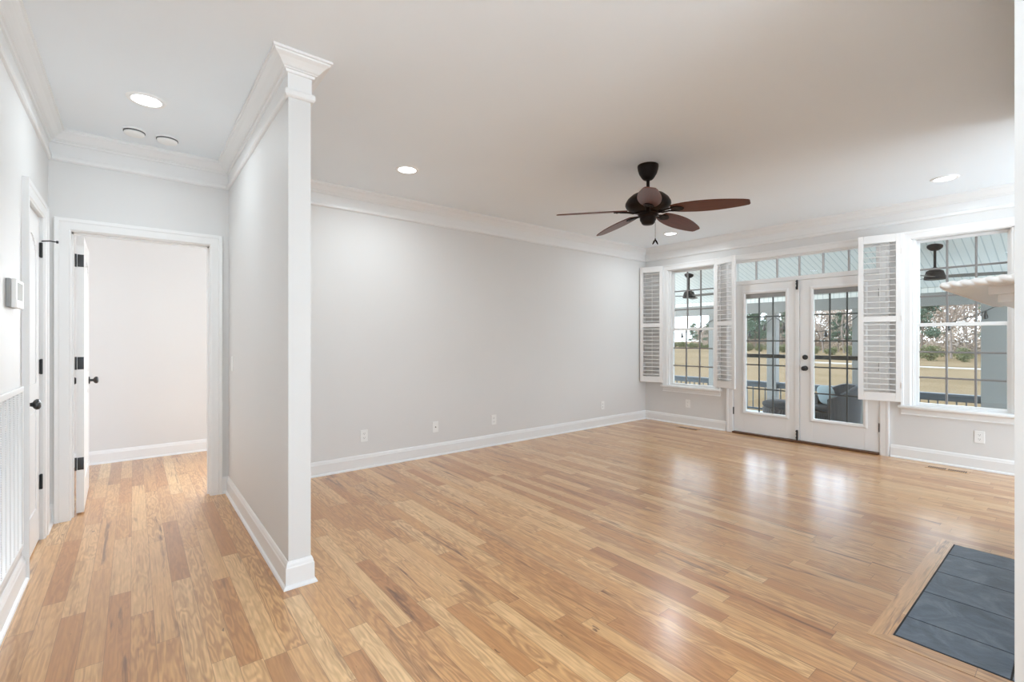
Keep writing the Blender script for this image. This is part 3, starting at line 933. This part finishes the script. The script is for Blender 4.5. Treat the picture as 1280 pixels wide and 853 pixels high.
r = tag(empty('thermostat', (XL, 3.25, 1.43)), 'white wall thermostat with a pale screen beside the closet door', 'thermostat')
obj('back_plate', MB().bbox((XL, 3.148, 1.432), (XL + 0.016, 3.345, 1.566), 0.003), 'plasticgrey', r)
cv = obj('cover', MB().bbox((XL + 0.015, 3.160, 1.430), (XL + 0.034, 3.350, 1.566), 0.005), 'plastic', r)
obj('screen', MB().bbox((XL + 0.0335, 3.185, 1.468), (XL + 0.0350, 3.320, 1.550), 0.001), 'screen', cv)

# return air grille on the left wall
ya, yb, za, zb = 2.70, 3.525, 0.185, 1.035
r = tag(empty('air_return_grille', (XL, (ya + yb) / 2, za)), 'large white stamped return air grille low on the hallway wall', 'air grille')
fr = MB()
for p, q in (((ya, za), (yb, za + 0.03)), ((ya, zb - 0.03), (yb, zb)), ((ya, za + 0.03), (ya + 0.03, zb - 0.03)), ((yb - 0.03, za + 0.03), (yb, zb - 0.03))):
    fr.bbox((XL, p[0], p[1]), (XL + 0.012, q[0], q[1]), 0.003)
obj('frame', fr, 'trim', r)
bars = MB()
nb = 8
for i in range(1, nb):
    yy = ya + 0.03 + (yb - ya - 0.06) * i / nb
    bars.box((XL + 0.001, yy - 0.007, za + 0.03), (XL + 0.009, yy + 0.007, zb - 0.03))
obj('mullions', bars, 'trim', r)
lv = MB()
zz = za + 0.034
while zz < zb - 0.034:
    m = Matrix.Translation((XL + 0.005, 0, zz)) @ Matrix.Rotation(R(35), 4, 'Y')
    lv.box((-0.0048, ya + 0.03, -0.0008), (0.0048, yb - 0.03, 0.0008), m)
    zz += 0.0105
obj('louvers', lv, 'trim', r)
obj('backing', MB().box((XL + 0.0002, ya + 0.02, za + 0.02), (XL + 0.0012, yb - 0.02, zb - 0.02)), 'filter', r)

# floor registers
def register(x0, x1, y0, y1, label):
    r = tag(empty('floor_register', ((x0 + x1) / 2, (y0 + y1) / 2, 0.0)), label, 'floor vent', 'wooden floor registers')
    obj('grate', MB().bbox((x0, y0, -0.004), (x1, y1, 0.003), 0.002), 'floor', r)
    sl = MB()
    n = 9
    L = (y1 - y0 - 0.05) / 2
    for a in (y0 + 0.018, y0 + 0.032 + L):
        for i in range(n):
            yy = a + L * (i + 0.5) / n
            sl.box((x0 + 0.016, yy - 0.0042, 0.0026), (x1 - 0.016, yy + 0.0042, 0.0036))
    obj('slots', sl, 'dark', r)
register(6.170, 6.275, 0.735, 1.055, 'wooden floor register with dark slots in front of the window beside the fireplace')
register(6.150, 6.250, 3.490, 3.810, 'wooden floor register in front of the corner window')

# ------------------------------------------------------------------ hearth, border and mantel
HY0, HY1 = FY, 0.538
hb = MB().box((2.556, HY0, -0.01), (3.980, HY1 + 0.004, 0.0022))
h = tag(obj('hearth', hb, 'grout'), 'flush dark blue-grey slate tile hearth in the oak floor', 'hearth')
ht = MB()
xs = [2.560, 2.775, 3.117, 3.442, 3.769, 3.976]
for x0, x1 in zip(xs, xs[1:]):
    for y0, y1 in ((HY0, 0.190), (0.190, HY1)):
        ht.bbox((x0 + 0.003, y0 + 0.003, -0.005), (x1 - 0.003, y1 - 0.003, 0.0040), 0.0015)
obj('tiles', ht, 'slate', h)
bd = MB().prism([(2.556, HY1 + 0.004), (3.980, HY1 + 0.004), (4.055, HY1 + 0.078), (2.481, HY1 + 0.078)], -0.005, 0.0016)
bt = struct(obj('trim_hearth_border', bd, 'oakborder'))
obj('border_board', MB().prism([(3.980, HY0), (4.055, HY0), (4.055, HY1 + 0.078), (3.980, HY1 + 0.004)], -0.005, 0.0016), 'floor', bt)
obj('border_board', MB().prism([(2.481, HY0), (2.556, HY0), (2.556, HY1 + 0.004), (2.481, HY1 + 0.078)], -0.005, 0.0016), 'floor', bt)

mn = tag(empty('fireplace_mantel', (3.27, FY, 0.0)), 'white fireplace mantel shelf with rope edge seen end-on beside the window', 'mantel')
shelf = [(2.345, FY), (2.508, 0.368), (4.045, 0.368), (4.195, FY)]
obj('shelf', MB().prism(shelf, 1.479, 1.507), 'trim', mn)
# twisted rope bead along the exposed edges
rp = MB()
def rope(p, q, z, r=0.016):
    p = Vector((*p, z)); q = Vector((*q, z))
    L = (q - p).length
    n = int(L / 0.0018)
    d = (q - p) / L
    a = Vector((-d.y, d.x, 0)); b = Vector((0, 0, 1))
    vs = []; fs = []
    K = 16
    for i in range(n + 1):
        s = L * i / n
        for j in range(K):
            t_ = 2 * PI * j / K
            rr = r * (0.70 + 0.36 * abs(math.cos(t_ - s / 0.045 * PI)))
            vs.append(p + d * s + a * rr * math.cos(t_) + b * rr * math.sin(t_))
    for i in range(n):
        for j in range(K):
            w = (j + 1) % K
            fs.append((i * K + j, i * K + w, (i + 1) * K + w, (i + 1) * K + j))
    fs.append(tuple(range(K))); fs.append(tuple(n * K + j for j in range(K)))
    rp.add(vs, fs)
    for e_ in (p, q):
        rp.lathe([(0, -0.0145), (0.008, -0.0125), (0.0135, -0.006), (0.0148, 0), (0.0135, 0.006), (0.008, 0.0125), (0, 0.0145)], 14, tuple(e_))
rope((2.345, FY + 0.002), (2.508, 0.368), 1.493)
rope((2.508, 0.368), (4.045, 0.368), 1.493)
rope((4.045, 0.368), (4.195, FY + 0.002), 1.493)
obj('rope_edge', rp, 'trim', mn, smooth=60)
bm_ = MB().prism([(2.44, FY), (2.50, 0.245), (4.04, 0.245), (4.10, FY)], 1.448, 1.479)
bm_.prism([(2.46, FY), (2.515, 0.222), (4.025, 0.222), (4.08, FY)], 1.420, 1.448)
obj('bed_moulding', bm_, 'trim', mn)
obj('frieze', MB().box((2.52, FY, 1.20), (4.02, FY + 0.03, 1.420)), 'trim', mn)
for x0, x1 in ((2.52, 2.70), (3.84, 4.02)):
    obj('pilaster', MB().bbox((x0, FY, 0.004), (x1, FY + 0.03, 1.20), 0.003), 'trim', mn)
obj('firebox_surround', MB().box((2.70, FY, 0.004), (3.84, FY + 0.012, 1.20)), 'slate', mn)

# ------------------------------------------------------------------ porch
PF = -0.15          # porch floor
PX = 9.60           # outer line
struct(obj('floor_porch', MB().box((XO, -4, PF - 0.12), (PX + 0.15, 12, PF)), 'porchdeck'))
zc0, zc1 = 2.86, 2.06
struct(obj('ceiling_porch', MB().prism([(XO, zc0), (PX + 0.3, zc1 - (zc0 - zc1) * 0.3 / (PX - XO)), (PX + 0.3, zc1 + 0.1), (XO, zc0 + 0.2)], -4, 12, place=lambda a, b, c_: (a, c_, b)), 'bead'))
struct(obj('beam_porch', MB().box((PX - 0.06, -4, 1.80), (PX + 0.06, 12, 2.04)), 'porchgrey'))
struct(obj('trim_porch_frieze', MB().box((PX - 0.10, -4, 2.00), (PX - 0.06, 12, 2.075)), 'bead'))
col_y = [(0.86, 0.15), (2.48, 0.09), (3.87, 0.085), (5.06, 0.07), (6.9, 0.08), (8.8, 0.08)]
for y, hw in col_y:
    struct(obj('column_porch', MB().bbox((PX - 0.075, y - hw, PF), (PX + 0.075, y + hw, 1.80), 0.006), 'porchgrey'))
rail_n = ['right of the last column', 'behind the knob-side french door', 'behind the bolt-side french door', 'between the doors and the corner window', 'behind the corner window', 'far past the corner window']
bays = [(-1.2, 0.71), (1.01, 2.39), (2.57, 3.785), (3.955, 4.99), (5.13, 6.82), (6.98, 8.72)]
lab = ['low grey porch railing past the wide column beside the mantel window',
       'grey porch railing seen through the window beside the mantel',
       'grey porch railing seen through the knob-side french door',
       'grey porch railing seen through the french door with the black slide bolts',
       'grey porch railing seen through the corner window',
       'grey porch railing farthest along the porch']
for (a, b), L in zip(bays, lab):
    if L.startswith('low') or L.endswith('along the porch'):
        continue
    rr = tag(empty('porch_railing', (PX, (a + b) / 2, PF)), L, 'railing', 'porch railing sections')
    obj('top_rail', MB().bbox((PX - 0.07, a, 0.425), (PX + 0.07, b, 0.460), 0.004).bbox((PX - 0.02, a, 0.345), (PX + 0.02, b, 0.425), 0.003), 'porchdark', rr)
    obj('bottom_rail', MB().bbox((PX - 0.02, a, PF + 0.05), (PX + 0.02, b, PF + 0.09), 0.003), 'porchdark', rr)
    n = max(3, int((b - a) / 0.105))
    for i in range(n):
        yy = a + (b - a) * (i + 0.5) / n
        obj('baluster', MB().box((PX - 0.009, yy - 0.008, PF + 0.09), (PX + 0.009, yy + 0.008, 0.345)), 'porchdark', rr)

def porch_fan(x, y, phase, label):
    zc = zc0 - (zc0 - zc1) * (x - XO) / (PX - XO)
    root = tag(empty('porch_ceiling_fan', (x, y, zc - 0.42)), label, 'ceiling fan', 'porch ceiling fans')
    slope = Matrix.Translation((0, 0, 0.42)) @ Matrix.Rotation(math.atan((zc0 - zc1) / (PX - XO)), 4, 'Y')
    obj('canopy', MB().lathe([(0, 0.004), (0.082, 0.004), (0.078, -0.02), (0.055, -0.045), (0.03, -0.055), (0, -0.056)], 24, mat=slope), 'bronze', root, local=True, smooth=40)
    obj('downrod', MB().lathe([(0, 0.41), (0.014, 0.41), (0.014, 0.15), (0.030, 0.140), (0.040, 0.115), (0, 0.115)], 14), 'bronze', root, local=True, smooth=40)
    obj('motor_housing', MB().lathe([(0, 0.120), (0.045, 0.120), (0.085, 0.100), (0.106, 0.030), (0.112, 0.0), (0.106, -0.012), (0, -0.016)], 28), 'bronze', root, local=True, smooth=40)
    for i in range(3):
        a = R(phase + 120 * i)
        bl = MB().prism(blade_outline(0.10, 0.66, 0.10, 0.13, 0.10), 0.0, 0.007)
        b = obj('blade', bl, 'porchblade', root, local=True)
        b.matrix_local = Matrix.Translation((0, 0, 0.02)) @ Matrix.Rotation(a, 4, 'Z') @ Matrix.Rotation(R(-10), 4, 'X')
porch_fan(8.02, 4.70, 20, 'porch ceiling fan seen through the corner window')
porch_fan(8.02, 1.27, 285, 'porch ceiling fan seen through the window beside the mantel')

# porch recessed lights
def porch_light(x, y, label):
    zc = zc0 - (zc0 - zc1) * (x - XO) / (PX - XO)
    o = tag(empty('porch_light', (x, y, zc)), label, 'ceiling light', 'porch ceiling lights')
    sl = Matrix.Rotation(math.atan((zc0 - zc1) / (PX - XO)), 4, 'Y')
    obj('trim_ring', MB().lathe([(0.07, 0.002), (0.07, -0.006), (0.095, -0.004), (0.098, 0.002)], 28, mat=sl), 'plastic', o, local=True, smooth=40)
    obj('lens', MB().lathe([(0, 0.001), (0.07, 0.001), (0.07, -0.003), (0, -0.003)], 28, mat=sl), 'lens', o, local=True)

# string lights: sagging wire under the beam
sg = tag(empty('string_lights', (PX - 0.12, 2.9, 1.4)), 'black wire of string lights sagging under the porch beam', 'string lights')
pts = []; bulbs = []
hang = [(-0.4, 1.72), (0.70, 1.86), (2.42, 1.72), (3.80, 1.72), (5.00, 1.70), (6.9, 1.72)]
for (y0, z0), (y1, z1) in zip(hang, hang[1:]):
    for i in range(12):
        a = i / 12
        pts.append((PX - 0.12, y0 + (y1 - y0) * a, z0 + (z1 - z0) * a - 0.30 * 4 * a * (1 - a)))
    for a in (0.15, 0.38, 0.62, 0.87):
        bulbs.append((PX - 0.12, y0 + (y1 - y0) * a, z0 + (z1 - z0) * a - 0.30 * 4 * a * (1 - a)))
obj('wire', MB().tube(pts, 0.006, 6), 'black', sg)
for p in bulbs:
    obj('bulb', MB().lathe([(0, 0.01), (0.014, 0.008), (0.014, -0.03), (0.026, -0.06), (0.030, -0.085), (0.020, -0.11), (0, -0.115)], 12, p), 'bulb', sg, smooth=40)

# wicker chairs
def wicker_chair(x, y, rz, label):
    r = tag(empty('wicker_armchair', (x, y, PF), rz), label, 'chair', None)
    # barrel shell: back and arms as one curved band
    shell = MB()
    n = 20
    vs = []; fs = []
    for i in range(n + 1):
        a = R(-120 + 240 * i / n)
        t_ = abs(i / n - 0.5) * 2
        top = 0.74 - 0.20 * max(0, (t_ - 0.35) / 0.65) ** 1.2
        for rr, z in ((0.33, 0.10), (0.36, top), (0.32, top + 0.012), (0.28, top), (0.27, 0.34), (0.27, 0.10)):
            vs.append((-rr * math.cos(a) + 0.0, rr * math.sin(a), z))
    for i in range(n):
        for j in range(6):
            w = (j + 1) % 6
            fs.append((i * 6 + j, i * 6 + w, (i + 1) * 6 + w, (i + 1) * 6 + j))
    fs.append(tuple(range(6))); fs.append(tuple(n * 6 + q for q in range(6)))
    shell.add(vs, fs)
    obj('shell', shell, 'wicker', r, local=True, smooth=40)
    obj('seat', MB().lathe([(0, 0.16), (0.275, 0.16), (0.30, 0.20), (0.30, 0.33), (0, 0.34)], 24), 'wicker', r, local=True, smooth=40)
    obj('seat_cushion', MB().lathe([(0, 0.34), (0.25, 0.34), (0.27, 0.37), (0.265, 0.40), (0.22, 0.42), (0, 0.425)], 24), 'darkcushion', r, local=True, smooth=60)
    for sx, sy in ((0.2, 0.2), (0.2, -0.2), (-0.2, 0.2), (-0.2, -0.2)):
        obj('leg', MB().lathe([(0, 0), (0.018, 0), (0.024, 0.16), (0, 0.16)], 10, (sx, sy, 0)), 'wicker', r, local=True)
    return r
wicker_chair(8.30, 2.48, R(125), 'grey wicker porch armchair with pale pillow behind the knob-side french door')
ot = tag(empty('wicker_ottoman', (7.85, 3.03, PF)), 'round grey wicker ottoman on the porch beside the wicker armchair', 'ottoman')
obj('base', MB().lathe([(0, 0.02), (0.22, 0.02), (0.25, 0.06), (0.27, 0.36), (0.26, 0.38), (0, 0.38)], 28), 'wicker', ot, local=True, smooth=40)
obj('cushion', MB().lathe([(0, 0.38), (0.25, 0.38), (0.275, 0.41), (0.27, 0.45), (0.22, 0.475), (0, 0.48)], 28), 'darkcushion', ot, local=True, smooth=60)
for q in range(4):
    obj('foot', MB().lathe([(0, 0), (0.02, 0), (0.024, 0.025), (0, 0.025)], 10, (0.16 * math.cos(q * PI / 2), 0.16 * math.sin(q * PI / 2), 0)), 'wicker', ot, local=True)
pw = MB()
bmq = bmesh.new()
bmesh.ops.create_uvsphere(bmq, u_segments=20, v_segments=12, radius=1.0)
bmq.verts.index_update()
pv = []
for v_ in bmq.verts:
    x, y, z = v_.co
    sx = math.copysign(abs(x) ** 0.55, x); sz = math.copysign(abs(z) ** 0.55, z)
    pv.append((sx * 0.145, y * 0.06, sz * 0.15))
mt = Matrix.Translation((8.27, 2.56, PF + 0.575)) @ Matrix.Rotation(R(60), 4, 'Z') @ Matrix.Rotation(R(-15), 4, 'X')
pw.add(pv, [[q.index for q in f_.verts] for f_ in bmq.faces], mt)
bmq.free()
tag(obj('throw_pillow', pw, 'cushion', smooth=60), 'pale blue throw pillow leaning in the wicker porch armchair', 'pillow')

# ------------------------------------------------------------------ landscape
GZ = -1.60
def ground_mb():
    mb = MB()
    vs = []; fs = []
    nx, ny = 40, 40
    for i in range(nx + 1):
        x = PX + 0.3 + (600 - PX) * (i / nx) ** 2.2
        for j in range(ny + 1):
            y = -250 + 750 * j / ny
            vs.append((x, y, GZ + 0.12 * math.sin(x * 0.11 + y * 0.07) * min(1, x / 60)))
    for i in range(nx):
        for j in range(ny):
            a = i * (ny + 1) + j
            fs.append((a, a + ny + 1, a + ny + 2, a + 1))
    return mb.add(vs, fs)
struct(obj('ground_marsh', ground_mb(), 'field', smooth=True))
struct(obj('path_sandy', MB().prism([(58, -40), (59.2, -40), (62.3, 10), (65.2, 24), (64.2, 24), (61, 10)], GZ + 0.02, GZ + 0.16), 'sand'))

rng = random.Random(11)
def bare_tree(h, seed):
    rg = random.Random(seed)
    tr = MB(); tw_ = MB()
    def grow(p, d, L, r, lev):
        q = p + d * L
        mid = (p + q) / 2 + Vector((rg.uniform(-1, 1), rg.uniform(-1, 1), 0)) * L * 0.06
        (tr if lev < 2 else tw_).tube([p, mid, q], [r, r * 0.8, r * 0.55], 5 if lev < 2 else 3)
        if lev >= 4:
            return
        kids = {0: 7, 1: 5, 2: 4, 3: 3}[lev]
        for i in range(kids):
            t_ = (0.30 + 0.7 * (i + rg.random()) / kids) if lev == 0 else (0.25 + 0.75 * (i + rg.random()) / kids)
            s = p + (q - p) * t_
            ang = rg.uniform(0, 2 * PI)
            side = Vector((math.cos(ang), math.sin(ang), rg.uniform(0.5, 1.3)))
            nd = (d * 0.45 + side.normalized() * 0.75).normalized()
            grow(s, nd, L * rg.uniform(0.40, 0.58), r * 0.45, lev + 1)
    grow(Vector((0, 0, 0)), Vector((rg.uniform(-0.05, 0.05), rg.uniform(-0.05, 0.05), 1)), h * 0.72, h * 0.015, 0)
    return tr, tw_
def clump_leaves(mb, c, rad, n, rg, size, flat=0.75):
    for _ in range(n):
        while True:
            p = Vector((rg.uniform(-1, 1), rg.uniform(-1, 1), rg.uniform(-1, 1)))
            if p.length < 1:
                break
        p = Vector((p.x * rad, p.y * rad, p.z * rad * flat)) + c
        a = Vector((rg.gauss(0, 1), rg.gauss(0, 1), rg.gauss(0, 1))).normalized() * size * rg.uniform(0.6, 1.3)
        b = Vector((rg.gauss(0, 1), rg.gauss(0, 1), rg.gauss(0, 1))).normalized() * size * rg.uniform(0.6, 1.3)
        e_ = a.cross(b).normalized() * size * 0.4
        mb.add([p, p + a, p + b, p + e_], [(0, 1, 2), (0, 2, 3), (0, 3, 1), (1, 3, 2)])
def pine_tree(h, seed):
    rg = random.Random(seed)
    tr = MB().tube([(0, 0, 0), (0.1, 0, h * 0.5), (0, 0.1, h)], [h * 0.016, h * 0.012, 0.02], 7)
    lf = MB()
    for i in range(30):
        t_ = 0.30 + 0.70 * i / 29
        a = rg.uniform(0, 2 * PI)
        rad = h * 0.20 * (1.25 - t_) * rg.uniform(0.6, 1.2)
        c = Vector((math.cos(a) * rad, math.sin(a) * rad, h * t_))
        tr.tube([(0, 0, h * t_ - 0.3), c], [0.05, 0.02], 4)
        clump_leaves(lf, c, h * 0.085, 70, rg, 0.28, 0.6)
    return tr, lf
def shrub_mb(h, seed):
    rg = random.Random(seed)
    tr = MB(); lf = MB()
    for i in range(9):
        a = rg.uniform(0, 2 * PI)
        c = Vector((math.cos(a) * h * 0.45 * rg.random(), math.sin(a) * h * 0.45 * rg.random(), h * rg.uniform(0.18, 0.70)))
        tr.tube([(0, 0, 0), c * 0.5 + Vector((0, 0, 0.1)), c], [0.05, 0.035, 0.015], 4)
        clump_leaves(lf, c, h * 0.30, 90, rg, 0.20, 0.8)
    return tr, lf
protos = {}
def plant(kind, var, x, y, s, label, group, cat):
    key = (kind, var)
    if key not in protos:
        if kind == 'bare_tree':
            tr, lf = bare_tree(10.0, 100 + var)
            mats = ('bark', 'twig', 'trunk', 'branches')
        elif kind == 'pine_tree':
            tr, lf = pine_tree(10.0, 200 + var)
            mats = ('bark', 'pine', 'trunk', 'foliage')
        else:
            tr, lf = shrub_mb(2.4, 300 + var)
            mats = ('bark', 'shrubleaf', 'stem', 'foliage')
        r = empty(kind, (0, 0, 0))
        obj(mats[2], tr, mats[0], r, local=True)
        obj(mats[3], lf, mats[1], r, local=True)
        protos[key] = r
        o = r
    else:
        o = copy_tree(protos[key])
    o.location = (x, y, GZ - 0.05)
    o.rotation_euler = (0, 0, rng.uniform(0, 2 * PI))
    o.scale = (s, s, s * rng.uniform(0.9, 1.1))
    tag(o, label, cat, group)
    return o
A0 = Vector((92, 8)); A1 = Vector((170, 100))
nt = 32
for i in range(nt):
    t_ = (i + rng.uniform(-0.15, 0.15)) / (nt - 1)
    p = A0 + (A1 - A0) * t_
    back = (i % 2) * 9 + rng.uniform(0, 2)
    x, y = p.x + back, p.y - back * 0.3
    if t_ < 0.52:
        k_ = 'bare_tree' if rng.random() < 0.86 else 'pine_tree'
        s = rng.uniform(1.0, 1.35)
    elif t_ < 0.75:
        k_ = 'pine_tree' if rng.random() < 0.75 else 'bare_tree'
        s = rng.uniform(1.0, 1.3)
    else:
        k_ = 'bare_tree' if rng.random() < 0.7 else 'pine_tree'
        s = rng.uniform(0.75, 1.0)
    if k_ == 'bare_tree':
        plant(k_, rng.randrange(3), x, y, s, 'bare grey winter tree standing beyond the tan marsh', 'bare trees beyond the marsh', 'tree')
    else:
        plant(k_, rng.randrange(2), x, y, s, 'green pine tree standing beyond the tan marsh', 'pines beyond the marsh', 'tree')
for i in range(24):
    t_ = (i + rng.uniform(-0.1, 0.1)) / 23
    p = A0 + (A1 - A0) * t_
    plant('shrub', rng.randrange(2), p.x - 8.5, p.y + 2.5, rng.uniform(0.75, 1.05), 'green rounded shrub at the foot of the trees beyond the marsh', 'shrubs at the treeline', 'shrub')
# far wood behind, too dense to count
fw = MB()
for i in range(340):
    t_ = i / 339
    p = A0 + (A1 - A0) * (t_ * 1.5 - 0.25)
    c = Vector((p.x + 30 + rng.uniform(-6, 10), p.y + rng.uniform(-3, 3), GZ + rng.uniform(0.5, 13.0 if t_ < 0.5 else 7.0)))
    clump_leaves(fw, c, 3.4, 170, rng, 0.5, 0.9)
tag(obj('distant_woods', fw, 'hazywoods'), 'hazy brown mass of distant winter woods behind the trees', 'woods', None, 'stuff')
